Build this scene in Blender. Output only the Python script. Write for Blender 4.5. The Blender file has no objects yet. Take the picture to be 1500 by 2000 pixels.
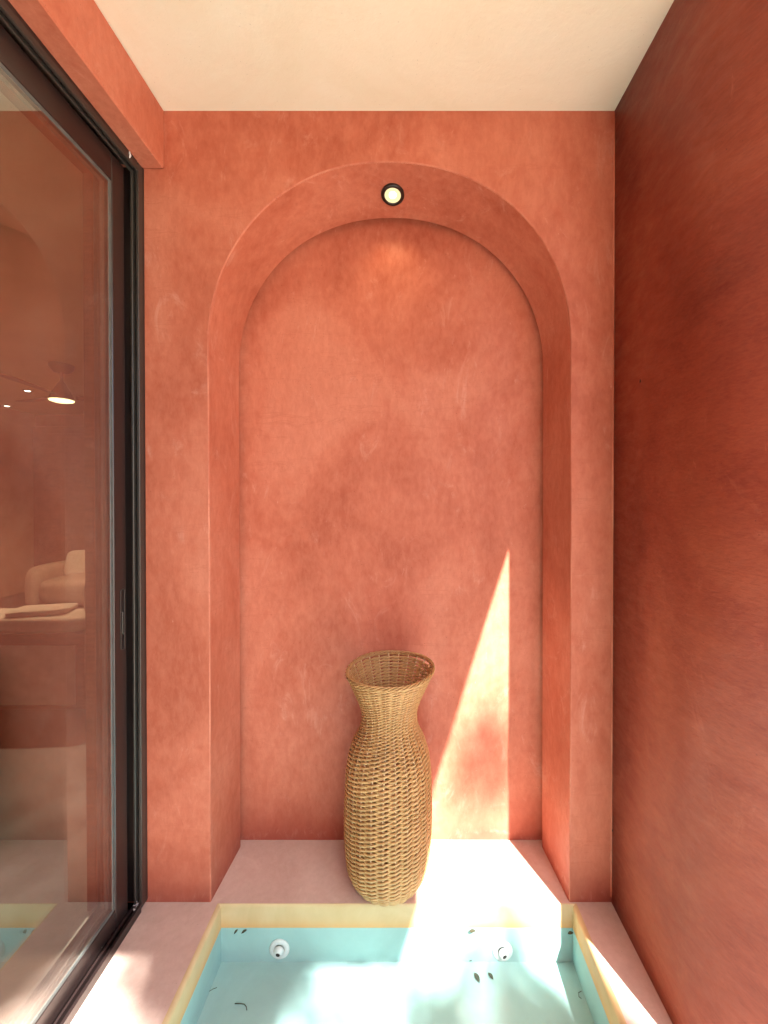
import bpy, bmesh, math, random
from mathutils import Vector, noise
random.seed(7)
R = math.radians
S = bpy.context.scene
C = S.collection

# ------------------------------------------------------------------ camera, sky, sun, exposure
EYE = 1.344
cd = bpy.data.cameras.new("camera")
cam = bpy.data.objects.new("camera", cd); C.objects.link(cam)
cam.location = (0, 0, EYE)
cam.rotation_euler = (R(90 - 0.44), 0, 0)
cd.sensor_fit = 'HORIZONTAL'; cd.sensor_width = 36.0
cd.lens = 36.0 * 770 / 1500
cd.shift_x = -44 / 1500; cd.shift_y = -25 / 1500
cd.clip_start = 0.02; cd.clip_end = 800
S.camera = cam

SUN = Vector((0.4465, -1.0, 1.427)).normalized()        # direction towards the sun
w = bpy.data.worlds.new("World"); S.world = w; w.use_nodes = True
nt = w.node_tree; bg = nt.nodes["Background"]
sky = nt.nodes.new("ShaderNodeTexSky"); sky.sky_type = 'NISHITA'; sky.sun_disc = False
sky.sun_elevation = math.asin(SUN.z); sky.sun_rotation = math.atan2(SUN.x, SUN.y)
sky.air_density = 1.0; sky.dust_density = 1.5; sky.ozone_density = 1.0
nt.links.new(sky.outputs[0], bg.inputs[0]); bg.inputs[1].default_value = 0.085
sd = bpy.data.lights.new("sun", 'SUN'); sd.energy = 5.0; sd.angle = R(0.55); sd.color = (1, 0.965, 0.93)
so = bpy.data.objects.new("sun", sd); C.objects.link(so)
so.rotation_euler = SUN.to_track_quat('Z', 'Y').to_euler()
S.view_settings.view_transform = 'Standard'; S.view_settings.look = 'None'
S.view_settings.exposure = 2.96; S.view_settings.gamma = 1; S.view_settings.use_curve_mapping = False
cy = S.cycles
cy.max_bounces = 14; cy.diffuse_bounces = 8; cy.glossy_bounces = 6; cy.transmission_bounces = 6
cy.transparent_max_bounces = 16; cy.caustics_reflective = False; cy.caustics_refractive = False
cy.use_denoising = True; cy.sample_clamp_indirect = 8.0; cy.blur_glossy = 0.3

# ------------------------------------------------------------------ material helpers
def mat(name):
    m = bpy.data.materials.new(name); m.use_nodes = True
    return m, m.node_tree, m.node_tree.nodes["Principled BSDF"]
def node(t, kind, **kw):
    n = t.nodes.new(kind)
    for k, v in kw.items(): setattr(n, k, v)
    return n
def tex(t, scale, detail=4, rough=0.55, stretch=(1, 1, 1), distort=0, offset=(0, 0, 0)):
    tc = node(t, "ShaderNodeTexCoord"); mp = node(t, "ShaderNodeMapping")
    mp.inputs["Scale"].default_value = stretch; mp.inputs["Location"].default_value = offset
    t.links.new(tc.outputs["Object"], mp.inputs[0])
    n = node(t, "ShaderNodeTexNoise"); n.inputs["Scale"].default_value = scale
    n.inputs["Detail"].default_value = detail; n.inputs["Roughness"].default_value = rough
    n.inputs["Distortion"].default_value = distort
    t.links.new(mp.outputs[0], n.inputs[0])
    return n.outputs["Fac"]
def ramp(t, fac, stops, interp='LINEAR'):
    r = node(t, "ShaderNodeValToRGB"); r.color_ramp.interpolation = interp
    while len(r.color_ramp.elements) < len(stops): r.color_ramp.elements.new(0.5)
    for e, (p, c) in zip(r.color_ramp.elements, stops):
        e.position = p; e.color = (*c, 1) if len(c) == 3 else c
    t.links.new(fac, r.inputs[0]); return r.outputs[0]
def mix(t, fac, a, b, mode='MIX'):
    m = node(t, "ShaderNodeMix", data_type='RGBA', blend_type=mode)
    for sock, v in ((m.inputs[0], fac), (m.inputs[6], a), (m.inputs[7], b)):
        if hasattr(v, "is_output"): t.links.new(v, sock)
        elif isinstance(v, (int, float)): sock.default_value = v
        else: sock.default_value = (*v, 1)
    return m.outputs[2]
def mathn(t, op, a, b=0.0, clamp=False):
    m = node(t, "ShaderNodeMath", operation=op); m.use_clamp = clamp
    for sock, v in ((m.inputs[0], a), (m.inputs[1], b)):
        if hasattr(v, "is_output"): t.links.new(v, sock)
        else: sock.default_value = v
    return m.outputs[0]
def bump(t, b, h, strength, dist=0.01, prev=None):
    n = node(t, "ShaderNodeBump"); n.inputs["Strength"].default_value = strength
    n.inputs["Distance"].default_value = dist; t.links.new(h, n.inputs["Height"])
    if prev is not None: t.links.new(prev, n.inputs["Normal"])
    t.links.new(n.outputs[0], b.inputs["Normal"]); return n.outputs[0]
def axis(t, k):
    tc = node(t, "ShaderNodeTexCoord"); sx = node(t, "ShaderNodeSeparateXYZ")
    t.links.new(tc.outputs["Object"], sx.inputs[0]); return sx.outputs[k]

def plaster(name, dark, mid, light, pale, seed=0.0, stretch=(1, 1, 0.75), damp=True, amt=1.0, horizontal=False):
    """hand trowelled lime plaster: clouds, trowel sweeps, pale efflorescence, damp foot"""
    m, t, b = mat(name); o = (seed, seed * 1.7, seed * 0.6)
    cloud = tex(t, 2.3, 6, 0.62, stretch, 0.7, o)
    col = ramp(t, cloud, [(0.34, dark), (0.49, mid), (0.64, light)])
    sweep = tex(t, 9, 7, 0.68, (1, 1, 0.35) if not horizontal else (1.0, 1.6, 3.4), 0.4, o)
    col = mix(t, 0.24 * amt, col, ramp(t, sweep, [(0.32, dark), (0.66, light)]))
    fine = tex(t, 46, 5, 0.7, (1, 1, 0.5) if not horizontal else (1.0, 1.5, 4.0), 0.25, o)
    col = mix(t, 0.24 * amt, col, ramp(t, fine, [(0.38, dark), (0.64, light)]))
    eff = tex(t, 5.5, 8, 0.74, (1.2, 1.2, 0.6), 1.8, (seed + 3, 1, 2))
    effm = ramp(t, eff, [(0.58, (0, 0, 0)), (0.74, (0.45, 0.45, 0.45))])
    col = mix(t, effm, col, pale)
    scr = tex(t, 16, 8, 0.78, (1, 1, 0.4), 3.0, (seed + 9, 4, 1))
    col = mix(t, ramp(t, scr, [(0.64, (0, 0, 0)), (0.71, (0.6, 0.6, 0.6))]), col, pale)
    tro = tex(t, 7, 5, 0.8, (0.5, 0.5, 4.0), 0.8, (seed + 6, 2, 8))          # fine horizontal trowel drags
    trm = mathn(t, 'MULTIPLY', ramp(t, tro, [(0.56, (0, 0, 0)), (0.60, (0.26, 0.26, 0.26)), (0.64, (0, 0, 0))]), ramp(t, cloud, [(0.42, (0, 0, 0)), (0.6, (1, 1, 1))]))
    col = mix(t, trm, col, dark)
    pit = tex(t, 210, 2, 0.5, (1, 1, 1), 0, o)
    col = mix(t, ramp(t, pit, [(0.715, (0, 0, 0)), (0.77, (0.7, 0.7, 0.7))]), col, (dark[0] * .45, dark[1] * .45, dark[2] * .45))
    if damp:
        z = axis(t, 2); nz = tex(t, 7, 6, 0.7, (1, 1, 0.6), 0.5, o)
        zz = mathn(t, 'ADD', z, mathn(t, 'MULTIPLY', mathn(t, 'SUBTRACT', nz, 0.5), 0.20))
        col = mix(t, ramp(t, zz, [(0.0, (0.85, 0.85, 0.85)), (0.085, (0.35, 0.35, 0.35)), (0.22, (0, 0, 0))]), col,
                  (dark[0] * .86, dark[1] * .95, dark[2] * 1.2))
        # pale salt fringe just above the ledge
        col = mix(t, mathn(t, 'MULTIPLY', ramp(t, zz, [(0.0, (0, 0, 0)), (0.020, (0.35, 0.35, 0.35)), (0.04, (0, 0, 0))]),
                           ramp(t, scr, [(0.5, (0, 0, 0)), (0.62, (0.7, 0.7, 0.7))])), col, pale)
    t.links.new(col, b.inputs["Base Color"])
    t.links.new(ramp(t, sweep, [(0.3, (0.62, 0.62, 0.62)), (0.7, (0.42, 0.42, 0.42))]), b.inputs["Roughness"])
    b.inputs["Specular IOR Level"].default_value = 0.28
    n1 = bump(t, b, sweep, 0.18, 0.012); n2 = bump(t, b, fine, 0.16, 0.004, n1); bump(t, b, tex(t, 1.7, 2, 0.5, (1, 1, 1), 0, o), 0.35, 0.03, n2)
    return m

RED = dict(dark=(0.350, 0.079, 0.039), mid=(0.480, 0.135, 0.075), light=(0.590, 0.212, 0.130), pale=(0.68, 0.36, 0.27))
M = {}
M['wall'] = plaster("red_lime_plaster", **RED)
M['niche'] = plaster("red_lime_plaster_recess", **RED, seed=5.3)
M['side'] = plaster("red_lime_plaster_shaded", dark=(0.155, 0.020, 0.010), mid=(0.24, 0.040, 0.019), light=(0.34, 0.078, 0.037), pale=(0.42, 0.13, 0.075), seed=11.0, damp=False, horizontal=True)  # red plaster darkened: the side wall's shade is put into the colour
M['worn'] = plaster("worn_plaster_arris", dark=(0.33, 0.075, 0.038), mid=(0.46, 0.125, 0.07), light=(0.60, 0.23, 0.14), pale=(0.70, 0.38, 0.28), seed=2.0, damp=False)
M['ceiling'] = plaster("cream_ceiling_paint", dark=(0.76, 0.67, 0.49), mid=(0.80, 0.72, 0.55), light=(0.82, 0.76, 0.60), pale=(0.84, 0.79, 0.66), seed=1.0, damp=False, amt=0.5)
M['ledge'] = plaster("pink_polished_cement", dark=(0.50, 0.345, 0.275), mid=(0.60, 0.44, 0.36), light=(0.67, 0.52, 0.44), pale=(0.70, 0.58, 0.50), seed=8.0, damp=False, amt=1.0)
M['room'] = plaster("ochre_room_plaster", dark=(0.34, 0.165, 0.09), mid=(0.41, 0.205, 0.115), light=(0.47, 0.25, 0.145), pale=(0.55, 0.3, 0.2), seed=4.0, damp=False, amt=0.5)

def simple(name, col, rough=0.5, metal=0.0, spec=0.5, var=0.0, scale=20, bmp=0.0, stretch=(1, 1, 1)):
    m, t, b = mat(name)
    if var:
        n = tex(t, scale, 5, 0.6, stretch)
        t.links.new(ramp(t, n, [(0.3, tuple(c * (1 - var) for c in col)), (0.7, tuple(min(1, c * (1 + var)) for c in col))]), b.inputs["Base Color"])
        t.links.new(ramp(t, n, [(0.3, (rough * .85,) * 3), (0.7, (min(1, rough * 1.2),) * 3)]), b.inputs["Roughness"])
        if bmp: bump(t, b, n, bmp, 0.004)
    else:
        b.inputs["Base Color"].default_value = (*col, 1); b.inputs["Roughness"].default_value = rough
    b.inputs["Metallic"].default_value = metal; b.inputs["Specular IOR Level"].default_value = spec
    return m
M['bronze'] = simple("dark_bronze_aluminium", (0.018, 0.011, 0.010), 0.30, 0.0, 0.6)
M['bronze_edge'] = simple("brushed_bronze_lip", (0.060, 0.050, 0.042), 0.34, 0.35, 0.6)
M['gasket'] = simple("grey_rubber_gasket", (0.085, 0.095, 0.088), 0.42, 0, 0.5, 0.2, 40)
M['black'] = simple("black_recess", (0.006, 0.005, 0.005), 0.5)
M['ring'] = simple("bronze_lamp_ring", (0.018, 0.009, 0.006), 0.35, 0.2)
M['white'] = simple("white_pool_fitting", (0.66, 0.66, 0.64), 0.35, 0, 0.5, 0.06, 30)
M['web'] = simple("dusty_cobweb", (0.5, 0.46, 0.44), 0.9, 0, 0.2, 0.3, 80)
M['wood'] = simple("brown_furniture_wood", (0.20, 0.065, 0.030), 0.45, 0, 0.4, 0.3, 12, 0.1, (1, 1, 8))
M['cloth'] = simple("cream_upholstery", (0.36, 0.22, 0.15), 0.9, 0, 0.2, 0.12, 30, 0.2)
M['cloth_white'] = simple("pale_linen", (0.50, 0.36, 0.26), 0.9, 0, 0.2, 0.08, 30, 0.2)
M['cane'] = simple("pale_woven_panel", (0.62, 0.48, 0.38), 0.7, 0, 0.3, 0.15, 14)
M['fan'] = simple("brown_fan_metal", (0.17, 0.065, 0.035), 0.4, 0.1)
M['room_floor'] = simple("polished_room_floor", (0.10, 0.052, 0.034), 0.5, 0, 0.4, 0.15, 4)
M['room_ceiling'] = simple("room_ceiling_paint", (0.62, 0.46, 0.30), 0.8, 0, 0.3, 0.08, 3)
M['bark'] = simple("grey_brown_bark", (0.14, 0.10, 0.07), 0.9, 0, 0.2, 0.4, 14, 0.6, (1, 1, 0.3))
M['deadleaf'] = simple("wet_dead_leaf", (0.045, 0.050, 0.030), 0.5, 0, 0.5, 0.4, 200)
M['soil'] = simple("pale_garden_ground", (0.52, 0.45, 0.36), 0.9, 0, 0.2, 0.2, 3, 0.4)
M['leaf'] = simple("green_leaves", (0.05, 0.11, 0.022), 0.5, 0, 0.4, 0.45, 9)
M['alga'] = simple("green_plastic_pool_toy", (0.05, 0.17, 0.10), 0.4)

def waterline_plaster(name, above, below, level):
    """pool lining: yellow stained band above the waterline, turquoise coat below"""
    m, t, b = mat(name)
    z = axis(t, 2); n = tex(t, 14, 6, 0.65); n2 = tex(t, 3.5, 6, 0.6, (1, 1, 1), 0.6)
    a = ramp(t, n2, [(0.34, (above[0] * .82, above[1] * .74, above[2] * .62)), (0.7, tuple(min(1, c * 1.08) for c in above))])
    a = mix(t, ramp(t, mathn(t, 'ADD', z, mathn(t, 'MULTIPLY', n, 0.018)), [(max(0, 0), (0, 0, 0)), (1, (0, 0, 0))]), a, above)
    # ochre mineral line that builds up just over the water
    zr = mathn(t, 'DIVIDE', mathn(t, 'SUBTRACT', mathn(t, 'ADD', z, mathn(t, 'MULTIPLY', n, 0.02)), level + 0.008), 0.05, True)
    a = mix(t, ramp(t, zr, [(0, (0.85, 0.85, 0.85)), (0.6, (0.15, 0.15, 0.15)), (1, (0, 0, 0))]), a, (0.66, 0.37, 0.13))
    bl = ramp(t, n2, [(0.3, tuple(c * .88 for c in below)), (0.7, tuple(min(1, c * 1.1) for c in below))])
    under = mathn(t, 'LESS_THAN', mathn(t, 'ADD', z, mathn(t, 'MULTIPLY', mathn(t, 'SUBTRACT', n2, 0.5), 0.004)), level + 0.001)
    col = mix(t, under, a, bl)
    t.links.new(col, b.inputs["Base Color"]); b.inputs["Roughness"].default_value = 0.6
    b.inputs["Specular IOR Level"].default_value = 0.25
    bump(t, b, n, 0.15, 0.005)
    return m
WATER = -0.078
M['pool'] = waterline_plaster("pool_plaster", (0.63, 0.50, 0.29), (0.34, 0.50, 0.475), WATER)

def thin_glass(name, tint, base, rough=0.0, ior=1.5, ripples=0.0):
    """a sheet that reflects by Fresnel and lets the rest straight through"""
    m, t, b = mat(name); t.nodes.remove(b); out = t.nodes["Material Output"]
    tr = node(t, "ShaderNodeBsdfTransparent"); tr.inputs[0].default_value = (*tint, 1)
    gl = node(t, "ShaderNodeBsdfGlossy"); gl.inputs["Roughness"].default_value = rough
    gl.inputs[0].default_value = (1, 1, 1, 1)
    fr = node(t, "ShaderNodeFresnel"); ge = node(t, "ShaderNodeNewGeometry")
    # the same air-side Fresnel on both faces of the sheet
    t.links.new(mathn(t, 'ADD', ior, mathn(t, 'MULTIPLY', ge.outputs["Backfacing"], 1 / ior - ior)), fr.inputs[0])
    mx = node(t, "ShaderNodeMixShader")
    f = mathn(t, 'ADD', fr.outputs[0], base, True)
    if ripples:
        nn = tex(t, 7, 3, 0.5, (1, 1, 1), 0.8); bp = node(t, "ShaderNodeBump")
        bp.inputs["Strength"].default_value = ripples; bp.inputs["Distance"].default_value = 0.02
        t.links.new(nn, bp.inputs["Height"])
        t.links.new(bp.outputs[0], gl.inputs["Normal"]); t.links.new(bp.outputs[0], fr.inputs["Normal"])
    t.links.new(f, mx.inputs[0]); t.links.new(tr.outputs[0], mx.inputs[1]); t.links.new(gl.outputs[0], mx.inputs[2])
    t.links.new(mx.outputs[0], out.inputs[0]); return m
M['glass'] = thin_glass("tinted_door_glass", (0.82, 0.84, 0.80), 0.17)
M['water'] = thin_glass("pool_water", (0.93, 0.99, 0.99), 0.0, 0.012, 1.33, 0.0)

def emit(name, col, s):
    m, t, b = mat(name); b.inputs["Base Color"].default_value = (0.25, 0.22, 0.14, 1)
    b.inputs["Emission Color"].default_value = (*col, 1); b.inputs["Emission Strength"].default_value = s
    return m
M['lamp'] = emit("warm_lamp_lens", (1.0, 0.84, 0.42), 0.13)
M['lamp_core'] = emit("warm_lamp_core", (1.0, 0.95, 0.80), 0.7)
M['fan_lamp'] = emit("fan_light_diffuser", (1.0, 0.84, 0.42), 0.7)
M['spot'] = emit("small_spot_lens", (1.0, 0.86, 0.66), 2.0)

def wicker_mat():
    m, t, b = mat("honey_rattan")
    n = tex(t, 34, 4, 0.6, (1, 1, 5)); n2 = tex(t, 5, 3, 0.5)
    col = ramp(t, n, [(0.25, (0.33, 0.165, 0.052)), (0.5, (0.50, 0.285, 0.095)), (0.75, (0.64, 0.41, 0.17))])
    col = mix(t, 0.45, col, ramp(t, n2, [(0.32, (0.34, 0.185, 0.075)), (0.68, (0.60, 0.38, 0.17))]))
    t.links.new(col, b.inputs["Base Color"]); b.inputs["Roughness"].default_value = 0.42
    b.inputs["Specular IOR Level"].default_value = 0.4
    bump(t, b, tex(t, 160, 3, 0.6, (1, 1, 3)), 0.2, 0.002); return m
M['wicker'] = wicker_mat()
M['stake'] = simple("pale_rattan_stake", (0.66, 0.47, 0.26), 0.5, 0, 0.4, 0.12, 60)

# ------------------------------------------------------------------ geometry helpers
def empty(name, loc=(0, 0, 0)):
    o = bpy.data.objects.new(name, None); C.objects.link(o); o.location = loc; o.empty_display_size = 0.05
    return o
def tag(o, label=None, cat=None, group=None, kind=None):
    for k, v in (("label", label), ("category", cat), ("group", group), ("kind", kind)):
        if v: o[k] = v
    return o
class MB:
    def __init__(s): s.v = []; s.f = []; s.mi = []; s.sm = []
    def add(s, vs, fs, mi=0, smooth=False):
        n = len(s.v); s.v += [tuple(p) for p in vs]
        for f in fs: s.f.append([i + n for i in f]); s.mi.append(mi); s.sm.append(smooth)
    def box(s, x0, x1, y0, y1, z0, z1, bev=0.0, mi=0):
        if bev <= 0:
            v = [(x, y, z) for x in (x0, x1) for y in (y0, y1) for z in (z0, z1)]
            s.add(v, [(0, 1, 3, 2), (4, 6, 7, 5), (0, 4, 5, 1), (2, 3, 7, 6), (0, 2, 6, 4), (1, 5, 7, 3)], mi)
        else:
            bm = bmesh.new(); bmesh.ops.create_cube(bm, size=1)
            bmesh.ops.scale(bm, vec=(x1 - x0, y1 - y0, z1 - z0), verts=bm.verts)
            bmesh.ops.translate(bm, vec=((x0 + x1) / 2, (y0 + y1) / 2, (z0 + z1) / 2), verts=bm.verts)
            bmesh.ops.bevel(bm, geom=bm.edges[:], offset=bev, segments=2 if bev > .004 else 1, affect='EDGES', profile=0.5)
            bm.verts.index_update()
            s.add([v.co for v in bm.verts], [[v.index for v in f.verts] for f in bm.faces], mi); bm.free()
    def prism(s, poly, z0, z1, mi=0):
        n = len(poly)
        v = [(x, y, z0) for x, y in poly] + [(x, y, z1) for x, y in poly]
        s.add(v, [list(range(n))[::-1], list(range(n, 2 * n))] + [(i, (i + 1) % n, n + (i + 1) % n, n + i) for i in range(n)], mi)
    def lathe(s, prof, seg=32, c=(0, 0, 0), rot=None, mi=0, cap0=True, cap1=True):
        v = []
        for r, z in prof:
            for k in range(seg):
                a = 2 * math.pi * k / seg; p = Vector((r * math.cos(a), r * math.sin(a), z))
                if rot is not None: p = rot @ p
                v.append(p + Vector(c))
        f = []
        for i in range(len(prof) - 1):
            for k in range(seg):
                f.append((i * seg + k, i * seg + (k + 1) % seg, (i + 1) * seg + (k + 1) % seg, (i + 1) * seg + k))
        s.add(v, f, mi, True)
        caps = []
        if cap0: caps.append(list(range(seg))[::-1])
        if cap1: caps.append([(len(prof) - 1) * seg + k for k in range(seg)])
        if caps: s.add(v, caps, mi)
    def tube(s, pts, rad, seg=6, mi=0, closed=False, flat=None):
        """tube along pts; rad number or list; flat = (radial, vertical) multipliers about the z axis"""
        n = len(pts); pts = [Vector(p) for p in pts]; v = []
        for i, p in enumerate(pts):
            a = pts[(i - 1) % n] if (closed or i > 0) else p
            b = pts[(i + 1) % n] if (closed or i < n - 1) else p
            tdir = (b - a).normalized()
            up = Vector((0, 0, 1)) if abs(tdir.z) < 0.92 else Vector((1, 0, 0))
            sx = tdir.cross(up).normalized(); sy = sx.cross(tdir).normalized()
            r = rad[i] if isinstance(rad, (list, tuple)) else rad
            fx, fy = flat if flat else (1, 1)
            if isinstance(r, (list, tuple)): fx, fy, r = r[0], r[1], 1
            for k in range(seg):
                an = 2 * math.pi * k / seg
                v.append(p + sx * (math.cos(an) * r * fx) + sy * (math.sin(an) * r * fy))
        f = []
        for i in range(n if closed else n - 1):
            j = (i + 1) % n
            for k in range(seg):
                f.append((i * seg + k, i * seg + (k + 1) % seg, j * seg + (k + 1) % seg, j * seg + k))
        s.add(v, f, mi, True)
        if not closed:
            m = len(s.v) - len(v)
            s.f.append([m + k for k in range(seg)][::-1]); s.mi.append(mi); s.sm.append(False)
            s.f.append([m + (n - 1) * seg + k for k in range(seg)]); s.mi.append(mi); s.sm.append(False)
    def build(s, name, mats, parent=None, origin=None):
        me = bpy.data.meshes.new(name)
        o0 = Vector(origin) if origin else Vector((0, 0, 0))
        me.from_pydata([tuple(Vector(p) - o0) for p in s.v], [], s.f)
        for m in (mats if isinstance(mats, (list, tuple)) else [mats]): me.materials.append(m)
        me.polygons.foreach_set("material_index", s.mi); me.polygons.foreach_set("use_smooth", s.sm)
        me.update(); me.validate()
        o = bpy.data.objects.new(name, me); C.objects.link(o)
        if parent is not None: o.parent = parent
        o.location = o0
        return o
def fix_normals(o):
    bm = bmesh.new(); bm.from_mesh(o.data); bmesh.ops.recalc_face_normals(bm, faces=bm.faces[:]); bm.to_mesh(o.data); bm.free()

# key plan dimensions (metres; ledge top is z = 0)
YW, YN = 1.295, 1.531                 # face of the end wall, back of the niche
XR, XL = 0.678, -0.856                # right wall, door frame face
ZC = 2.600                            # ceiling
PX0, PX1, PY = -0.610, 0.547, 1.287   # pool
PZ = -0.190
YR = -0.68                            # front edge of the roof
XE = 0.856                            # right edge of the roof

# ------------------------------------------------------------------ ground
g = MB(); GZ = -0.05
def ring(x0, x1, y0, y1, X0, X1, Y0, Y1, z):      # sheet with a rectangular hole
    v = [(X0, Y0, z), (X1, Y0, z), (X1, Y1, z), (X0, Y1, z), (x0, y0, z), (x1, y0, z), (x1, y1, z), (x0, y1, z)]
    g.add(v, [(0, 1, 5, 4), (1, 2, 6, 5), (2, 3, 7, 6), (3, 0, 4, 7)])
ring(-5.5, 1.05, -2.6, 6.0, -250, 250, -250, 250, GZ)
tag(g.build("ground", M['soil']), kind="structure")

# ledge (pool surround, niche floor): one slab of pink cement with a pool hole
lb = MB(); bv = 0.014
def ledge():
    X0, X1, Y0, Y1 = -0.874, 1.05, -2.6, YN
    out = [(X0, Y0), (X1, Y0), (X1, Y1), (X0, Y1)]
    inn = [(PX0 - bv, -2.3 - bv), (PX1 + bv, -2.3 - bv), (PX1 + bv, PY + 0.004), (PX0 - bv, PY + 0.004)]
    v = [(x, y, 0) for x, y in out] + [(x, y, 0) for x, y in inn]
    lb.add(v, [(0, 1, 5, 4), (1, 2, 6, 5), (2, 3, 7, 6), (3, 0, 4, 7)])
    v = [(x, y, 0) for x, y in out] + [(x, y, -0.35) for x, y in out]
    lb.add(v, [(0, 4, 5, 1), (1, 5, 6, 2), (2, 6, 7, 3), (3, 7, 4, 0)])
ledge()
tag(lb.build("ledge", M['ledge']), kind="structure")

# pool shell: rounded yellow arris, walls, floor
pool = empty("plunge_pool", (0, 0, PZ))
tag(pool, "small rectangular plunge pool with yellow rim and turquoise lining at the foot of the niche", "pool")
pm = MB()
rings = []
for k in range(6):                       # rounded arris
    a = math.pi / 2 * k / 5; e = bv * (1 - math.sin(a)); z = -bv * (1 - math.cos(a)) * 1.0
    rings.append((e, z))
rings += [(0, -0.05), (0, -0.10), (0, PZ)]
vv = []
for i, (e, z) in enumerate(rings):
    eb = 0.004 * e / bv
    for x, y in ((PX0 - e, -2.3 - e), (PX1 + e, -2.3 - e), (PX1 + e, PY + eb), (PX0 - e, PY + eb)): vv.append((x, y, z))
ff = []
for i in range(len(rings) - 1):
    for k in range(4):
        ff.append((i * 4 + k, (i + 1) * 4 + k, (i + 1) * 4 + (k + 1) % 4, i * 4 + (k + 1) % 4))
n = (len(rings) - 1) * 4
ff.append((n, n + 1, n + 2, n + 3))
pm.add(vv, ff)
pm.build("pool_shell", M['pool'], pool, None).location = (0, 0, 0)
for o in pool.children: o.matrix_parent_inverse = pool.matrix_world.inverted(); 
bpy.context.view_layer.update()
for o in pool.children:
    o.matrix_parent_inverse.identity(); o.location = (0, 0, -PZ)
# the shell's material reads object z as world z, so give it the same origin
def set_parent_keep(o, p):
    o.parent = p; o.location = Vector(o.location) - Vector(p.location)

def jet(x, z, yaw):
    fl = MB(); rot = Vector((0, -1, 0)).to_track_quat('Z', 'X').to_matrix()
    fl.lathe([(0.000, 0.0), (0.033, 0.0), (0.033, 0.002), (0.030, 0.0045), (0.020, 0.006), (0.017, 0.004)], 28, (x, PY, z), rot, cap0=False, cap1=False)
    f = fl.build("jet_flange", M['white'], None, (x, PY, z)); f.location = Vector((x, PY, z - PZ)); f.parent = pool
    d = Vector((yaw, -1, -0.12)).normalized(); r2 = d.to_track_quat('Z', 'X').to_matrix()
    nb = MB(); c = Vector((x, PY - 0.004, z))
    nb.lathe([(0.002, -0.004), (0.0165, 0.0), (0.0160, 0.005), (0.0130, 0.0095), (0.0105, 0.0135), (0.0078, 0.0145), (0.0066, 0.0125), (0.0062, 0.008)], 24, c, r2, cap0=False, cap1=False)
    o = nb.build("nozzle", M['white'], None, (x, PY, z)); o.location = (0, 0, 0); o.parent = f
    hb = MB(); hb.lathe([(0.0068, 0.0136), (0.0060, 0.0139)], 16, c, r2)
    h = hb.build("nozzle_hole", M['black'], None, (x, PY, z)); h.location = (0, 0, 0); h.parent = f
jet(-0.418, -0.146, -0.05); jet(0.316, -0.153, 0.25)

# water
wm = MB(); nx, ny = 110, 340; vs = []
for j in range(ny + 1):
    for i in range(nx + 1):
        x = PX0 + 0.0005 + (PX1 - PX0 - 0.001) * i / nx; y = -2.3 + (PY - 0.0005 + 2.3) * j / ny
        h = 0.00012 * math.sin(60 * math.hypot(x - 0.33, y - 1.15)) * math.exp(-5 * math.hypot(x - 0.33, y - 1.15)) + 0.0011 * noise.noise((x * 5.0, y * 5.0, 0)) + 0.00028 * noise.noise((x * 11, y * 10, 4))
        vs.append((x, y, WATER + h))
wm.add(vs, [(j * (nx + 1) + i, j * (nx + 1) + i + 1, (j + 1) * (nx + 1) + i + 1, (j + 1) * (nx + 1) + i) for j in range(ny) for i in range(nx)], 0, True)
tag(wm.build("water", M['water']), kind="structure")

# ------------------------------------------------------------------ end wall with arched niche
def arch(cx, r, zs, seg=56, y=YW, zb=-0.001):
    p = [(cx - r, y, zb), (cx - r, y, zs * 0.33), (cx - r, y, zs * 0.66)]
    for k in range(seg + 1):
        a = math.pi - math.pi * k / seg
        ex = 2 / 2.10
        c, s_ = math.cos(a), math.sin(a)
        p.append((cx + r * math.copysign(abs(c) ** ex, c), y, zs + r * abs(s_) ** ex))
    p += [(cx + r, y, zs * 0.66), (cx + r, y, zs * 0.33), (cx + r, y, zb)]
    return p
bw = 0.0035
P0 = arch(-0.0545, 0.5935 + bw, 1.842)                       # edge on the wall face
P1 = arch(-0.0545, 0.5935 + bw * 0.35, 1.842, y=YW + bw * 0.35)
P2 = arch(-0.0545, 0.5935, 1.842, y=YW + bw)
YQ = 1.503
P3 = arch(-0.0585, 0.5780, 1.820, y=YQ - 0.002)
P3b = arch(-0.0585, 0.5800, 1.820, y=YQ)
P4 = arch(-0.0585, 0.5980, 1.820, y=YQ + 0.0005)
P5 = arch(-0.0585, 0.5980, 1.820, y=YN)
wob = lambda p, s: (p[0] + s * noise.noise((p[2] * 3, p[0] * 3, 1)), p[1], p[2] + s * noise.noise((p[2] * 3, p[0] * 3, 7)) * (p[2] > 0.1))
P0, P1, P2 = [[wob(p, 0.004) for p in P] for P in (P0, P1, P2)]
N = len(P0)
wall = MB()
XWL = -1.03
face = [(XWL, YW, -0.001), (XWL, YW, 2.70), (XR + 0.3, YW, 2.70), (XR + 0.3, YW, -0.001)]
wall.add(P0 + face[::-1], [list(range(N + 4))[::-1]])
wall.add([(XWL, YW, 0), (XWL, 1.72, 0), (XWL, 1.72, 2.7), (XWL, YW, 2.7), (XR + .3, 1.72, 0), (XR + .3, 1.72, 2.7), (XR + .3, YW, 0), (XR + .3, YW, 2.7)],
         [(0, 1, 2, 3), (1, 4, 5, 2), (4, 6, 7, 5), (3, 2, 5, 7)])
for A, B in ((P0, P1), (P1, P2)):
    wall.add(A + B, [(i, i + 1, N + i + 1, N + i) for i in range(N - 1)], 1, True)
wo = wall.build("niche_wall", [M['wall'], M['worn']])
tag(wo, "terracotta plaster end wall with a tall arched niche behind the pool", "wall")
nb = MB()
P2b = [(p[0], p[1] + 0.0001, p[2]) for p in P2]
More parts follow.
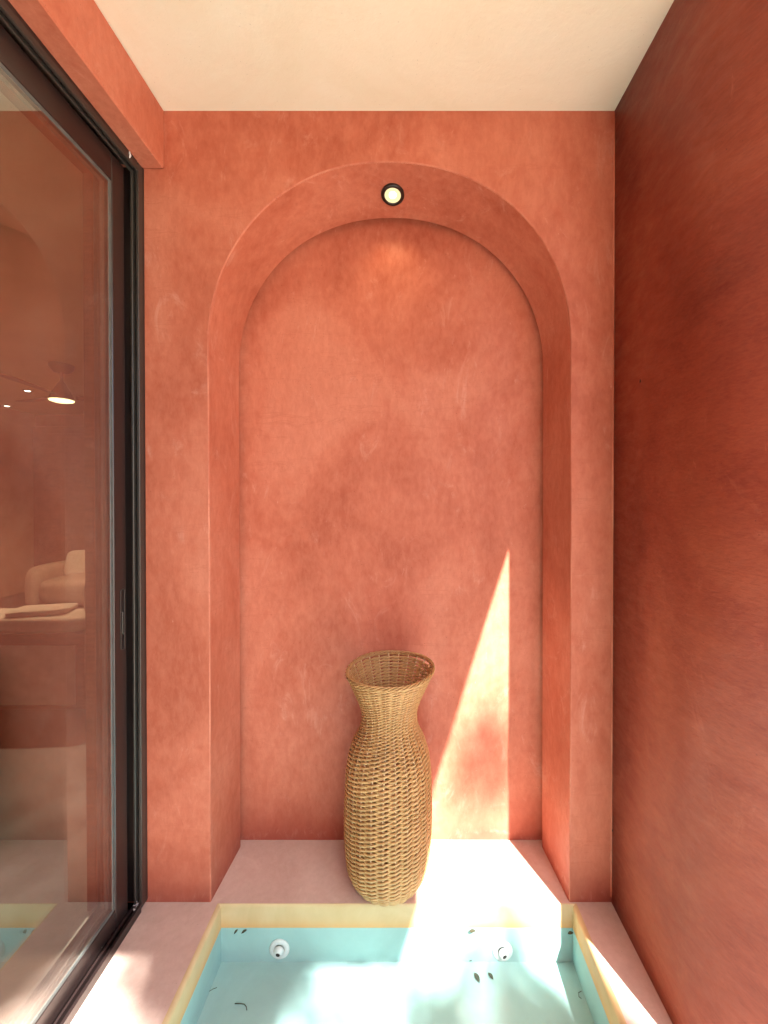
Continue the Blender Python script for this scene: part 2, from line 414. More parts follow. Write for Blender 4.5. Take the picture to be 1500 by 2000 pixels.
Pm = [tuple((a * (1 - 0.5) + b * 0.5) for a, b in zip(p, q)) for p, q in zip(P2b, P3)]
nb.add(P2b + Pm + P3, [(i, i + 1, N + i + 1, N + i) for i in range(N - 1)] + [(N + i, N + i + 1, 2 * N + i + 1, 2 * N + i) for i in range(N - 1)], 0, True)
for A_, B_, mi_, sm_ in ((P3, P3b, 1, True), (P3b, P4, 0, False), (P4, P5, 0, True)):
    nb.add(A_ + B_, [(i, i + 1, N + i + 1, N + i) for i in range(N - 1)], mi_, sm_)
nb.add(P5, [list(range(N))])
no = nb.build("niche", [M['niche'], M['worn']], wo)
# worn pale strip of filler down the right corner of the end wall
cs = MB(); K = 60; vs = []
for k in range(K + 1):
    z = 0.02 + 2.57 * k / K; wd = 0.0030 + 0.005 * noise.noise((z * 4, 0, 3)) + 0.004 * noise.noise((z * 23, 0, 3))
    wd = max(wd, 0.0012)
    vs += [(XR - wd, YW - 0.0006, z), (XR - wd * 0.5, YW - 0.003, z), (XR - 0.0005, YW - 0.005, z)]
cs.add(vs, [(3 * k + c, 3 * k + 3 + c, 3 * k + 4 + c, 3 * k + 1 + c) for k in range(K) for c in (0, 1)], 0, True)
cs.build("corner_fillet", M['worn'], wo)

# right wall: straight, then a bend added near its free end to place the sun's shadow edge
rw = MB()
def plan_wall(poly, z0, z1):
    rw.prism(poly, z0, z1)
splay = [(XR, YW + 0.02), (XR, 1.10)]
for k in range(13):                     # eased bend, then straight along the splay
    u = k / 12; yy = 0.97 - 0.14 * u; splay.append((XR + 0.033 * u ** 2.0, yy))
splay += [(0.711 + (0.83 - 0.62) * 0.47, 0.62)]
plan_wall((splay + [(1.02, 0.62), (1.02, YW + 0.02)])[::-1], -0.001, 2.70)
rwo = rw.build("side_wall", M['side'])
tag(rwo, "red plaster wall, shade darkened into its colour, on the right running along the pool ledge", "wall")
fix_normals(rwo)
for f in rwo.data.polygons: f.use_smooth = abs(f.normal.z) < 0.5 and f.normal.x < -0.5
def hole(x, y, z, s):
    h = MB(); pts = []
    for k in range(9):
        a = 2 * math.pi * k / 9; rr = s * random.uniform(0.6, 1.1); pts.append((x - 0.0012, y + rr * 0.55 * math.cos(a), z + rr * math.sin(a)))
    h.add(pts + [(x - 0.0025, y, z)], [(k, (k + 1) % 9, 9) for k in range(9)]); h.build("nail_hole", M['black'], rwo)
hole(XR, XR * 770 / (1250 - 794), EYE + (969 - 745) / 770 * (XR * 770 / 456), 0.008)
hole(XR, 1.288, EYE - (1626 - 969) / 770 * 1.288, 0.006)

# ceiling / roof slab
cm = MB()
cm.prism([(XE, YR), (XE, 1.75), (-5.6, 1.75), (-5.6, YR)], ZC, 2.84)
co = cm.build("ceiling", M['ceiling']); fix_normals(co); tag(co, kind="structure")
cm2 = MB(); cm2.box(-5.6, XWL, YR, 6.0, 2.52, 2.598)
tag(cm2.build("room_ceiling", M['room_ceiling']), kind="structure")

# beam over the sliding door
bm_ = MB(); XB = -0.789
K = 40
bm_.box(XWL, XB, YR, YW - 0.0015, 2.41, ZC - 0.001, 0.004)
bo = bm_.build("door_lintel", M['wall']); tag(bo, "terracotta plaster beam over the glass door, under the ceiling", "beam")
bo.data.materials.clear(); bo.data.materials.append(plaster("red_lime_plaster_beam", **RED, seed=21.0, damp=False))

# ------------------------------------------------------------------ sliding glass door
door = empty("sliding_door", (XL, 0.2, 0)); D0 = Vector(door.location)
tag(door, "sliding glass door with dark bronze frame along the left side of the pool", "door")
def dpart(mb, name, m, parent=door):
    o = mb.build(name, m); o.parent = parent; o.location = -D0 if parent is door else (0, 0, 0); return o
YD0 = -0.66
def frame_section(make):       # lips and channel floor, seen from the court
    make(-0.8645, -0.8560, 0.030)     # outer lip
    make(-0.8800, -0.8735, 0.033)     # second lip
    make(-0.9245, -0.9190, 0.030)     # inner track rib
    make(-1.0000, -0.9900, 0.030)
jm = MB(); lipm = MB()
jm.box(-1.0, -0.856, YW - 0.010, YW - 0.0015, 0.012, 2.409, 0)
frame_section(lambda a, b, h: lipm.box(a, b, YW - h, YW - 0.0095, 0.012, 2.409, 0.001))
jm.box(-0.9905, -0.9245, YW - 0.020, YW - 0.0098, 0.012, 2.409, 0)
dpart(jm, "jamb", M['bronze']); dpart(lipm, "jamb_lip", M['bronze_edge'])
hm = MB(); hl = MB()
hm.box(-1.0, -0.856, YD0, YW - 0.034, 2.399, 2.4095, 0)
frame_section(lambda a, b, h: hl.box(a, b, YD0, YW - 0.031, 2.4095 - h, 2.3995, 0.001))
dpart(hm, "head", M['bronze']); dpart(hl, "head_lip", M['bronze_edge'])
sm = MB(); sl = MB()
sm.box(-1.0, -0.856, YD0, YW - 0.034, 0.002, 0.012, 0)
frame_section(lambda a, b, h: sl.box(a, b, YD0, YW - 0.031, 0.0115, h * 0.75 + 0.006, 0.001))
dpart(sm, "sill", M['bronze']); dpart(sl, "sill_track", M['bronze'])
def sash(xa, xb, ya, yb, xg, handle):
    z0, z1 = 0.026, 2.372; st, rb, rt = 0.052, 0.062, 0.082
    m = MB()
    m.box(xa, xb, yb - st, yb, z0, z1, 0.0018); m.box(xa, xb, ya, ya + st, z0, z1, 0.0018)
    m.box(xa, xb, ya + st + .0002, yb - st - .0002, z1 - rt, z1, 0.0018); m.box(xa, xb, ya + st + .0002, yb - st - .0002, z0, z0 + rb, 0.0018)
    fr = dpart(m, "sash", M['bronze'])
    gm = MB(); g0 = 0.010
    y0, y1, a, b = ya + st, yb - st, z0 + rb, z1 - rt
    for xs in ((xb - 0.007, xb - 0.002), (xa + 0.002, xa + 0.007)):
        gm.box(*xs, y1 - g0, y1 + .001, a, b, 0.001); gm.box(*xs, y0 - .001, y0 + g0, a, b, 0.001)
        gm.box(*xs, y0 + g0, y1 - g0, b - g0, b + .001, 0.001); gm.box(*xs, y0 + g0, y1 - g0, a - .001, a + g0, 0.001)
    dpart(gm, "gasket", M['gasket'], fr)
    pm = MB(); pm.box(xg - 0.003, xg + 0.003, y0 - .004, y1 + .004, a - .004, b + .004); dpart(pm, "pane", M['glass'], fr)
    if handle:
        hz0, hz1, hy = 0.867, 1.056, yb - 0.018
        h = MB(); ns = 10; pts = []
        for k in range(ns + 1): pts.append((hy + 0.008 * math.cos(math.pi * k / ns), hz1 - 0.008 + 0.008 * math.sin(math.pi * k / ns)))
        for k in range(ns + 1): pts.append((hy - 0.008 * math.cos(math.pi * k / ns), hz0 + 0.008 - 0.008 * math.sin(math.pi * k / ns)))
        h.add([(xb + 0.0006, p[0], p[1]) for p in pts], [list(range(len(pts)))])
        dpart(h, "latch_slot", M['black'], fr)
        e = MB(); lo = [(xb + 0.0012, p[0], p[1]) for p in pts]
        e.tube(lo, 0.0011, 5, closed=True)
        e.tube([(xb + 0.001, hy - 0.006, hz1 - 0.07), (xb + 0.004, hy - 0.003, hz1 - 0.072), (xb + 0.004, hy - 0.003, hz1 - 0.135), (xb + 0.001, hy + 0.004, hz1 - 0.142)], 0.0018, 6)
        dpart(e, "latch_pull", M['bronze_edge'], fr)
    return fr
sash(-0.9150, -0.8830, 0.10, 1.240, -0.8890, True)
sash(-0.9620, -0.9300, -0.65, 0.165, -0.9460, False)
ps = MB(); ps.tube([(-0.8555, 1.225, 2.4085), (-0.8550, 1.228, 2.398), (-0.8560, 1.226, 2.389)], [0.002, 0.0035, 0.0015], 6)
dpart(ps, "plaster_splash", M['white'])
# scraps of cobweb in the track
def web(x, y, z, s, label):
    m = MB()
    for q in range(5):
        p = Vector((x + random.uniform(-s, s) * .5, y + random.uniform(-s, s), z)); pts = []
        for k in range(7):
            p = p + Vector((random.uniform(-.4, .4), random.uniform(-.5, .5), random.uniform(-.1, .45))) * s * .6; p.z = max(p.z, z); pts.append(tuple(p))
        m.tube(pts, 0.0008, 4)
    tag(m.build("cobweb", M['web'], None, (x, y, z)), label, "cobweb")
web(-0.868, 1.25, 0.028, 0.012, "white cobweb scrap in the bottom corner of the door track")
web(-0.895, 1.13, 0.030, 0.010, "thin grey cobweb strand lower down the door sill, away from the corner")

# house wall beyond the door (towards the garden)
hw = MB(); hw.box(XWL, -0.857, -2.6, YD0 - 0.002, -0.001, 2.60)
tag(hw.build("house_wall", M['wall']), "terracotta house wall beside the sliding door's near end", "wall")

# ------------------------------------------------------------------ niche downlight
LX, LY = -0.049, 1.4060
LZ = 2.4150
dl = empty("downlight", (LX, LY, LZ))
dl.rotation_euler = (-0.183, 0, 0)
tag(dl, "round recessed lamp with a dark ring, lit in the crown of the niche arch", "lamp")
def lpart(mb, name, m, dlo=dl):
    o = mb.build(name, m); o.parent = dlo; return o
r = MB(); r.lathe([(0.0300, 0.004), (0.0285, -0.006), (0.0310, -0.0085), (0.0390, -0.0085), (0.0410, -0.006), (0.0410, 0.006)], 40, cap0=False, cap1=False); lpart(r, "ring", M['ring'])
r = MB(); r.lathe([(0.0001, -0.0035), (0.0140, -0.0035), (0.0240, -0.0045), (0.0290, -0.0062)], 36, cap0=False, cap1=False); lpart(r, "reflector", M['lamp'])
r = MB(); r.lathe([(0.0001, -0.0085), (0.009, -0.0078), (0.0125, -0.006), (0.0125, -0.0036)], 24, cap0=False, cap1=False); lpart(r, "bulb", M['lamp_core'])
l = bpy.data.lights.new("niche_lamp_light", 'SPOT'); l.energy = 0.42; l.color = (1, 0.70, 0.36); l.spot_size = R(120); l.spot_blend = 1.0; l.shadow_soft_size = 0.02
lo = bpy.data.objects.new("niche_lamp_light", l); C.objects.link(lo); lo.location = (0, 0.0, -0.012); lo.rotation_euler = (R(18), 0, 0); lo.parent = dl

# ------------------------------------------------------------------ wicker vase
VX, VY = -0.0655, 1.389
vase = empty("wicker_vase", (VX, VY, 0.0))
tag(vase, "tall honey coloured wicker floor vase standing on the ledge before the niche", "vase")
PR = [(0.000, 0.099), (0.012, 0.113), (0.03, 0.128), (0.06, 0.139), (0.10, 0.1450), (0.15, 0.1475), (0.22, 0.1485), (0.30, 0.1465), (0.36, 0.1445),
      (0.41, 0.1400), (0.45, 0.1330), (0.485, 0.1210), (0.515, 0.1060), (0.54, 0.0950), (0.57, 0.0900), (0.60, 0.0925), (0.63, 0.1010), (0.66, 0.1130),
      (0.69, 0.1260), (0.715, 0.1370), (0.742, 0.1470)]
def prof(z):
    if z <= 0: return PR[0][1]
    for (a, ra), (b, rb_) in zip(PR, PR[1:]):
        if z <= b:
            u = (z - a) / (b - a); return ra + (rb_ - ra) * u
    return PR[-1][1]
def psm(z): return (prof(z - .02) + 2 * prof(z - 0.008) + 2 * prof(z + 0.008) + prof(z + .02)) / 6 if 0.02 < z < 0.72 else prof(z)
def warp(r, th, z):
    q = z / 0.745
    rr = r * (1 + 0.018 * q ** 3 * math.cos(2 * th + 0.5) + 0.006 * noise.noise((math.cos(th) * 1.5, math.sin(th) * 1.5, z * 5)))
    return (rr * math.cos(th) + 0.008 * q * q, rr * math.sin(th) - 0.014 * q * q, z + q ** 4 * 0.006 * math.cos(th - 0.3))
NS = 23; rnd = random.Random(3)
wv = MB(); SEG = NS * 8; dth = 2 * math.pi / SEG
rowj = [(rnd.uniform(0.90, 1.12), rnd.uniform(-1, 1), rnd.uniform(0.93, 1.07)) for _ in range(90)]
for strand in (0, 1):                    # paired weave: two rods twisted round every stake
    z = 0.010; th = 0.0; pts = []; rr = []
    while z < 0.732:
        pitch = 0.0145 if z < 0.44 else (0.0145 - (z - 0.44) / 0.07 * 0.0040 if z < 0.51 else 0.0105)
        if z > 0.66: pitch = 0.0112
        if z < 0.05: pitch = 0.0115
        slope = (psm(z + .004) - psm(z - .004)) / .008; cs_ = 1 / math.sqrt(1 + slope * slope)
        z += pitch * cs_ / SEG
        jt = rowj[int(th / (2 * math.pi))]
        ph = th * NS / 2 + strand * math.pi
        nz_ = 0.0013 * noise.noise((th * 1.1, z * 40, strand * 9)) + 0.0006 * jt[1]
        ax = pitch / 0.0145
        off = (0.0046 if z < 0.5 else 0.0036) * math.cos(ph) * jt[0]
        vo = 0.0034 * ax * math.sin(ph)
        zz = z + vo * cs_ + nz_
        pts.append(warp(psm(zz) + off, th, zz))
        k = jt[2] * (1 + 0.15 * noise.noise((th * 2.3, strand, 5)))
        rr.append((0.0030 * k, 0.0038 * ax * k))
        th += dth
    wv.tube(pts, rr, 7)
o = wv.build("weave", M['wicker'], vase); o["kind"] = "stuff"
st = MB()
for j in range(NS):
    a = 2 * math.pi * j / NS; pts = []
    zz = 0.002
    while zz < 0.74: pts.append(warp(psm(zz), a + 0.006 * math.sin(zz * 20 + j), zz)); zz += 0.016
    st.tube(pts, 0.0026, 6)
o = st.build("stake_bundle", M['stake'], vase); o["kind"] = "stuff"
for q in range(4):
    rb = MB(); pts = []; n_ = 330
    for k in range(n_):
        a = 2 * math.pi * k / n_; ph = a * 11 + q * 2 * math.pi / 4
        rad = 0.1475 + 0.0042 * math.cos(ph); dz = 0.0058 * math.sin(ph)
        pts.append(warp(rad, a, 0.739 + dz + 0.0022 * math.sin(a * 3 + 1)))
    rb.tube(pts, 0.0027, 6, closed=True); rb.build("rim_strand", M['wicker'], vase)
for q in range(3):
    rb = MB(); pts = []; n_ = 240
    for k in range(n_):
        a = 2 * math.pi * k / n_; ph = a * 13 + q * 2 * math.pi / 3
        pts.append(warp(0.1005 + 0.0036 * math.cos(ph), a, 0.0085 + 0.0036 * math.sin(ph)))
    rb.tube(pts, 0.0035, 6, closed=True); rb.build("foot_strand", M['wicker'], vase)
bs = MB(); bs.lathe([(0.001, 0.004), (0.094, 0.004), (0.096, 0.010), (0.001, 0.012)], 40, cap0=False, cap1=False); bs.build("base", M['wicker'], vase)

# ------------------------------------------------------------------ fallen leaves and twigs in the pool
def at_plane(px, py, z):            # place on a horizontal level from plan measurements of the photograph
    Y = (EYE - z) * 770 / (py - 969); return ((px - 794) / 770 * Y, Y, z)
def leaf(px, py, z, s, ang, label, flip=0.0):
    x, y, z = at_plane(px, py, z)
    m = MB(); n_ = 7; vs = []
    for k in range(n_):
        u = k / (n_ - 1); wd = s * 0.26 * math.sin(math.pi * u) ** 0.8
        c, s_ = math.cos(ang), math.sin(ang); lx = (u - 0.5) * s
        for side in (-1, 0, 1):
            ly = side * wd; vs.append((x + lx * c - ly * s_, y + lx * s_ + ly * c, z + 0.002 + abs(side) * 0.0015 + 0.002 * math.sin(u * 3)))
    m.add(vs, [(3 * k + i, 3 * k + 3 + i, 3 * k + 4 + i, 3 * k + 1 + i) for k in range(n_ - 1) for i in (0, 1)], 0, True)
    o = m.build("fallen_leaf", M['deadleaf'], None, (x, y, z)); tag(o, label, "leaf", "fallen leaves in the plunge pool"); return o
FZ = PZ + 0.001
leaf(458, 1829, WATER, 0.016, 1.2, "left of two dark leaf scraps floating near the pool's back left corner")
leaf(474, 1829, WATER, 0.018, 0.7, "right of two dark leaf scraps floating near the pool's back left corner")
leaf(924, 1828, WATER, 0.022, 0.1, "dark leaf floating against the pool's back wall left of the right jet")
leaf(1117, 1832, WATER, 0.020, 0.2, "dark leaf floating in the pool's back right corner")
leaf(1064 - 131, 1920, FZ, 0.028, 2.0, "larger of two dark leaves on the bright pool floor below the right jet")
leaf(960, 1917, FZ, 0.022, 2.2, "smaller of two dark leaves on the bright pool floor, nearer the right jet")
leaf(921, 1886, FZ, 0.012, 0.4, "tiny dark leaf speck at the foot of the pool's back wall")
def twig(ptl, label, r=0.0012):
    m = MB(); P = [Vector(at_plane(a, b, FZ + 0.002)) for a, b in ptl]
    m.tube(P, r, 5); tag(m.build("twig", M['deadleaf'], None, tuple(P[0])), label, "twig")
twig([(455, 1970), (466, 1970), (474, 1971), (478, 1976), (479, 1983)], "hooked dark twig lying on the pool floor at the left")
twig([(397, 1954), (404, 1946), (412, 1941), (420, 1938)], "thin curved twig against the foot of the pool's left wall", 0.0008)
twig([(1139, 1945), (1133, 1948), (1134, 1956), (1139, 1960)], "small curled twig on the shaded pool floor at the right", 0.0008)
twig([(855, 1828), (862, 1834), (870, 1836), (880, 1833)], "short dark twig with bits floating at the pool's back wall", 0.0012).__class__
# green drain plug cap on the right pool wall
pc = MB(); cy_, cz_ = 1.04, WATER - 0.035
vs = []
for i in range(5):
    for k in range(14):
        a = 2 * math.pi * k / 14; rr_ = (0.001, 0.010, 0.019, 0.022, 0.020)[i] * (1 + 0.18 * math.sin(3 * a + 1))
        vs.append((PX1 - (0.008, 0.0075, 0.005, 0.002, 0.0)[i], cy_ + rr_ * 1.2 * math.cos(a), cz_ + rr_ * 0.9 * math.sin(a)))
pc.add(vs, [(i * 14 + k, i * 14 + (k + 1) % 14, (i + 1) * 14 + (k + 1) % 14, (i + 1) * 14 + k) for i in range(4) for k in range(14)], 0, True)
tag(pc.build("algae_patch", M['alga'], None, (PX1, cy_, cz_)), "small green algae patch on the pool's right wall near the front", "algae")

# ------------------------------------------------------------------ the room behind the glass
rm = MB()
XA, XZ_, Y0r, Y1r, H = XWL, -5.36, -0.66, 5.70, 2.52
rm.box(XZ_ - .15, XZ_, Y0r, Y1r, 0, H); tag(rm.build("room_wall", M['room']), "ochre wall along the far left of the room behind the glass", "wall")
rm = MB(); rm.box(XZ_ - .15, XA + .1, Y1r, Y1r + .15, 0, H); bwall = rm.build("room_back_wall", M['room']); tag(bwall, "ochre end wall of the room seen through the glass door", "wall")
rm = MB(); rm.box(XA, XA + .1, 1.722, Y1r, 0, H); tag(rm.build("room_side_wall", M['room']), "inner room wall continuing past the court's end wall", "wall")
rm = MB(); rm.box(XZ_, XA, Y0r - .15, Y0r, 0, H); tag(rm.build("room_front_wall", M['room']), "inner room wall towards the garden", "wall")
rm = MB(); rm.box(XZ_ - .15, -1.0005, Y0r - .15, Y1r + .15, -0.06, 0.0); tag(rm.build("room_floor", M['room_floor']), kind="structure")
# reddish reveal inside the opening
rv = MB(); rv.box(XWL - 0.004, -1.0012, 1.264, YW - 0.0012, 0.001, 2.409, 0.002); rv.box(XWL - 0.004, -1.0012, -0.655, 1.263, 2.372, 2.409, 0.002)
tag(rv.build("door_casing", M['wood']), "reddish wooden casing round the inside of the sliding door", "door casing")
# wardrobe doors on the end wall
wd = empty("wardrobe", (-4.2, 5.66, 0)); tag(wd, "dark brown cupboard across the end wall of the room behind the glass", "cupboard")
m = MB(); m.box(-1.14, 3.0, -0.02, 0.035, 0.0, 2.34, 0.004); c_ = m.build("carcass", M['wood'], wd)
m = MB(); m.box(-1.02, 0.2, -0.045, -0.022, 0.06, 2.24, 0.004); m.build("cupboard_door", M['wood'], wd)
m = MB(); m.box(0.21, 1.4, -0.045, -0.022, 0.06, 2.24, 0.004); m.build("cupboard_door", M['wood'], wd)
def cushion(name, cx, cy, cz, sx, sy, sz, m, label=None, parent=None, rot=(0, 0, 0), cat="cushion"):
    bm = bmesh.new(); bmesh.ops.create_cube(bm, size=1); bmesh.ops.subdivide_edges(bm, edges=bm.edges[:], cuts=7, use_grid_fill=True)
    for v in bm.verts:
        p = v.co * 2
        l6 = (abs(p.x) ** 5 + abs(p.y) ** 5 + abs(p.z) ** 5) ** (1 / 5); p = p / max(l6, 1e-6) * max(abs(p.x), abs(p.y), abs(p.z))
        v.co = Vector((p.x * sx / 2, p.y * sy / 2, p.z * sz / 2)) + 0.006 * noise.noise_vector(p * 1.5 + Vector((cx, cy, cz)))
    me = bpy.data.meshes.new(name); bm.to_mesh(me); bm.free(); me.materials.append(m)
    for f in me.polygons: f.use_smooth = True
    o = bpy.data.objects.new(name, me); C.objects.link(o)
    if parent: o.parent = parent; o.location = Vector((cx, cy, cz)) - Vector(parent.location)
    else: o.location = (cx, cy, cz)
    o.rotation_euler = rot
    if label: tag(o, label, cat)
    return o
# bench with framed panel end
bn = empty("bench", (-2.8, 2.6, 0)); B0 = Vector(bn.location)
tag(bn, "cream cushioned bench with brown wooden frame and pale panel front behind the glass", "bench")
def bpart(fn, name, m, lab=None):
    mb = MB(); fn(mb); o = mb.build(name, m); o.parent = bn; o.location = -B0; return o
bpart(lambda q: (q.box(-3.6, -2.02, 2.47, 2.74, 0.405, 0.475, 0.004), q.box(-2.085, -2.02, 2.47, 2.74, 0.0, 0.404, 0.004), q.box(-3.6, -3.53, 2.47, 2.74, 0, 0.404, 0.004), q.box(-3.529, -2.086, 2.474, 2.74, 0.0, 0.02, 0.002)), "bench_frame", M['wood'])
bpart(lambda q: q.box(-3.528, -2.087, 2.482, 2.51, 0.021, 0.404, 0.002), "panel", M['cane'])
cushion("bench_cushion", -2.82, 2.605, 0.523, 1.60, 0.29, 0.10, M['cloth_white'], parent=bn)
bpart(lambda q: q.box(-2.019, -2.004, 2.47, 2.74, 0.0, 0.475, 0.002), "edge_strip", M['cane'])
cushion("bolster", -1.99, 2.63, 0.68, 0.26, 0.16, 0.24, M['cloth_white'], "round shouldered cream bolster standing on the right end of the bench")
cushion("folded_throw", -2.42, 2.62, 0.588, 0.34, 0.2, 0.035, M['cloth_white'], "crumpled cream throw lying on the bench left of the bolster", rot=(0, 0, 0.25), cat="throw")
# sofa further back
sf = empty("sofa", (-3.7, 4.9, 0)); tag(sf, "beige sofa standing further back in the room, beyond the bench", "sofa")
cushion("arm", -4.32, 4.86, 0.26, 0.16, 0.72, 0.54, M['cloth'], parent=sf)
cushion("seat", -3.45, 4.78, 0.24, 1.60, 0.74, 0.34, M['cloth'], parent=sf)
cushion("backrest", -3.45, 5.16, 0.40, 1.62, 0.20, 0.56, M['cloth'], parent=sf)
cushion("throw_pillow", -4.00, 4.93, 0.50, 0.46, 0.14, 0.34, M['cloth_white'], "square beige cushion leaning on the sofa's left arm", rot=(R(-14), 0, R(6)))

# ceiling fan with light
FX, FY = -3.09, 3.54
fn = empty("ceiling_fan", (FX, FY, 2.2)); tag(fn, "brown ceiling fan with a lit round lamp, seen through the door glass", "ceiling fan")
def fpart(mb, name, m): o = mb.build(name, m, fn); return o
q = MB(); q.lathe([(0.001, 0.245), (0.055, 0.25), (0.088, 0.285), (0.095, 0.319)], 28, cap0=False); fpart(q, "canopy", M['fan'])
q = MB(); q.lathe([(0.011, 0.17), (0.011, 0.25)], 12); fpart(q, "rod", M['fan'])
q = MB(); q.lathe([(0.014, 0.175), (0.03, 0.15), (0.065, 0.085), (0.083, 0.04), (0.092, 0.012), (0.090, 0.006)], 28); fpart(q, "motor_housing", M['fan'])
q = MB(); q.lathe([(0.089, 0.005), (0.086, -0.006), (0.06, -0.014), (0.001, -0.02)], 28, cap0=False, cap1=False); fpart(q, "lamp_shade", M['fan_lamp'])
bl = MB(); bl.add([(0.10, -0.045, 0.052), (0.60, -0.075, 0.060), (0.64, 0.0, 0.052), (0.60, 0.065, 0.040), (0.10, 0.045, 0.036)] + [(0.10, -0.045, 0.046), (0.60, -0.075, 0.054), (0.64, 0.0, 0.046), (0.60, 0.065, 0.034), (0.10, 0.045, 0.030)],
       [(0, 1, 2, 3, 4), (9, 8, 7, 6, 5)] + [(i, 5 + i, 5 + (i + 1) % 5, (i + 1) % 5) for i in range(5)])
b0 = fpart(bl, "fan_blade", M['fan'])
for k, a in enumerate((38, 158, 278)):
    o = b0 if k == 0 else b0.copy()
    if k: C.objects.link(o); o.parent = fn
    o.rotation_euler = (0, 0, R(a))
pl = bpy.data.lights.new("fan_light", 'SPOT'); pl.spot_size = R(165); pl.spot_blend = 0.6; pl.energy = 34; pl.color = (1, 0.82, 0.60); pl.shadow_soft_size = 0.0
po = bpy.data.objects.new("fan_light", pl); C.objects.link(po); po.location = (0, 0, -0.05); po.parent = fn
for x, y, lab in ((-4.22, 4.40, "small lit spot in the room ceiling just left of the fan"), (-5.20, 5.14, "faint tiny spot in the room ceiling, farthest left and lowest")):
    e = empty("ceiling_spot", (x, y, 2.52)); tag(e, lab, "lamp", "small ceiling spots in the room")
    q = MB(); q.lathe([(0.042, 0.0), (0.042, -0.005), (0.030, -0.006), (0.029, -0.002)], 20, cap0=False, cap1=False); q.build("ring", M['ring'], e)
    q = MB(); q.lathe([(0.0295, -0.003), (0.02, -0.008), (0.001, -0.010)], 20, cap0=False, cap1=False); q.build("lens", M['spot'], e)

# ------------------------------------------------------------------ garden behind the camera: wall and a tree whose branches dapple the sun
gw = MB(); gw.box(-6, 7, -7.2, -7.0, -0.05, 2.3, 0.01)
tag(gw.build("garden_wall", M['wall']), "low terracotta garden wall beyond the pool, behind the viewer", "wall")
def ray(p, t): return Vector((p[0] + 0.4465 * t, p[1] - t, p[2] + 1.427 * t))
bw_ = MB(); bw_.box(XWL, 0.72, -2.95, -2.75, -0.05, 3.3, 0.01)  # unseen wall, added to keep sky light from behind off the court
tag(bw_.build("sky_block_wall", M['wall']), "tall terracotta wall added unseen behind the viewer to cut sky light", "wall")
tree = empty("garden_tree", (4.6, -5.2, -0.05)); T0 = Vector(tree.location)
tag(tree, "slender leafy tree in the garden whose branches shade the pool", "tree")
tb = MB()
crown = [ray((-0.1, 0.95, -0.19), 4.6)]
top = ray((0.30, 1.342, 0), 5.4)
tb.tube([(4.6, -5.2, -0.05), (4.5, -5.15, 1.5), (4.2, -5.0, 3.2), (3.75, -4.7, 5.0), (3.3, -4.4, 6.4)], [0.17, 0.14, 0.12, 0.10, 0.075], 10)
tb.tube([(3.3, -4.4, 6.4), tuple(top), tuple(ray((0.16, 1.21, -.19), 4.9)), tuple(ray((-0.02, 1.05, -.19), 4.5)), tuple(ray((-0.3, 0.8, -.19), 4.1))], [0.050, 0.018, 0.030, 0.030, 0.016], 8)
tb.tube([(3.75, -4.7, 5.0), tuple(ray((0.75, 0.9, 0), 4.0)), tuple(ray((0.4, 0.75, -.19), 3.8))], [0.05, 0.03, 0.012], 8)
tb.tube([(3.3, -4.4, 6.4), (4.2, -4.9, 8.0), (5.2, -5.3, 9.0)], [0.07, 0.05, 0.02], 8)
o = tb.build("trunk", M['bark']); o.parent = tree; o.location = -T0
lf = MB(); lr = random.Random(11)
def clump(c, rad, n_, s=0.07):
    for _ in range(n_):
        d = Vector((lr.gauss(0, 1), lr.gauss(0, 1), lr.gauss(0, 1))) * rad * 0.5
        p = c + d; u = Vector((lr.uniform(-1, 1), lr.uniform(-1, 1), lr.uniform(-1, 1))).normalized()
        v = u.cross(Vector((lr.uniform(-1, 1), lr.uniform(-1, 1), lr.uniform(-1, 1)))).normalized()
        L = s * lr.uniform(0.7, 1.3)
        lf.add([p - u * L, p + v * L * .38, p + u * L, p - v * L * .38], [(0, 1, 2, 3)])
def shade(p, t, rad, n_, s=0.07): clump(ray(p, t), rad, n_, s)
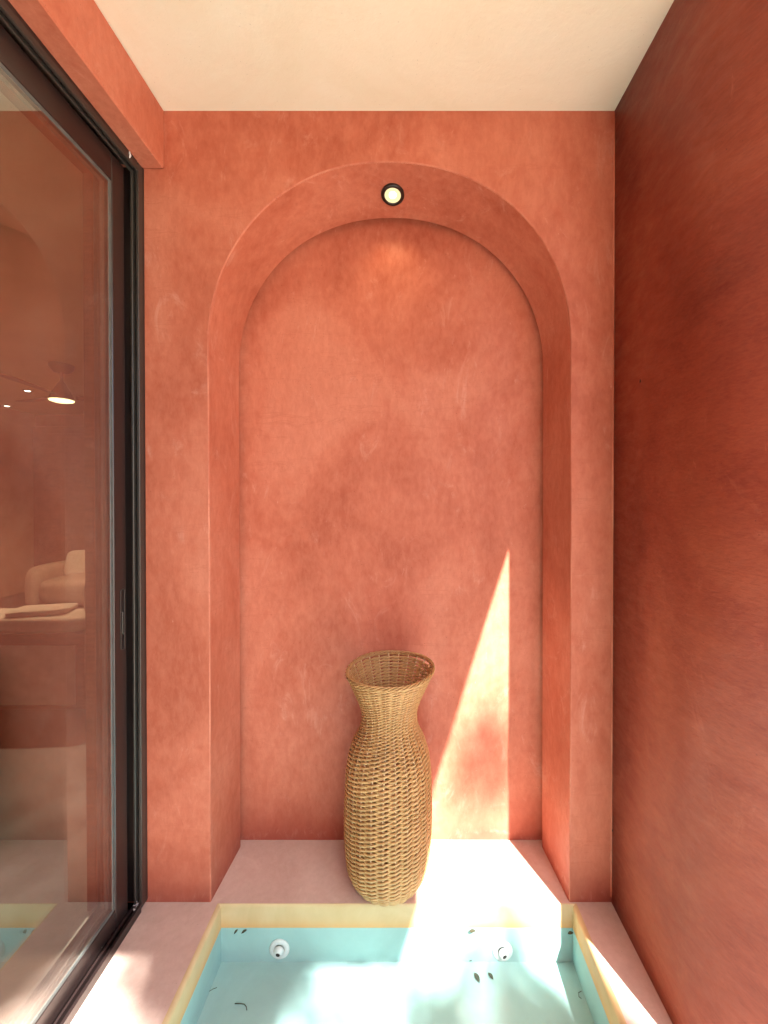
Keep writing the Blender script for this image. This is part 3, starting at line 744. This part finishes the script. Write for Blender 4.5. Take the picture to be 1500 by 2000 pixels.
shade((0.315, YN, 0.33), 5.4, 0.10, 34, 0.05)       # blotch in the lit triangle
shade((0.36, YN, 0.22), 6.6, 0.09, 34, 0.05)
shade((0.30, YN, 0.42), 6.8, 0.07, 22, 0.045)
shade((0.22, YN, 0.27), 6.8, 0.06, 16, 0.045)
shade((-0.52, 1.20, -.19), 5.2, 0.14, 90)           # shaded left end of the pool floor
shade((-0.55, 1.05, -.19), 5.0, 0.14, 80)
shade((-0.42, 1.25, -.19), 5.0, 0.10, 30)
shade((0.33, 1.10, -.19), 5.2, 0.10, 26)
for q in range(9): shade((0.02 + 0.06 * q, 1.20 - 0.05 * (q % 3), -.19), 7.5 + 0.3 * (q % 4), 0.09, 24, 0.05)  # extra leaf clumps added to dim the sunlit pool floor
shade((0.316, 1.287, -.16), 8.0, 0.07, 34, 0.04)  # another added clump, dims the right jet
shade((0.40, 1.05, -.19), 7.0, 0.12, 60, 0.05)
shade((-0.60, 1.13, 0), 6.5, 0.12, 80)
shade((-0.74, 1.14, 0), 6.5, 0.10, 50)
shade((-0.60, 1.00, 0), 6.8, 0.08, 18)
shade((0.30, 1.16, -.19), 6.0, 0.08, 26, 0.05)
shade((0.40, 1.08, -.19), 6.0, 0.10, 40, 0.05)
shade((-0.1, 1.02, -.19), 6.0, 0.10, 26, 0.05)
shade((-0.25, 1.12, -.19), 6.0, 0.12, 30, 0.05)
shade((-0.35, 1.24, -.19), 6.0, 0.08, 26, 0.05)
shade((-0.2, 1.20, -.19), 5.6, 0.10, 12)
shade((0.0, 0.75, -.19), 4.8, 0.2, 20)
shade((-0.5, 0.6, -.19), 4.6, 0.3, 70)
shade((0.6, 0.75, -.0), 4.9, 0.2, 20)
for _ in range(26):
    clump(Vector((5.9 + lr.gauss(0, .5), -5.4 + lr.gauss(0, .7), 8.6 + lr.gauss(0, .7))), 0.5, 110, 0.08)
o = lf.build("crown", M['leaf']); o.parent = tree; o.location = -T0; o["kind"] = "stuff"  # tree leaves together with the clumps added to dim the pool
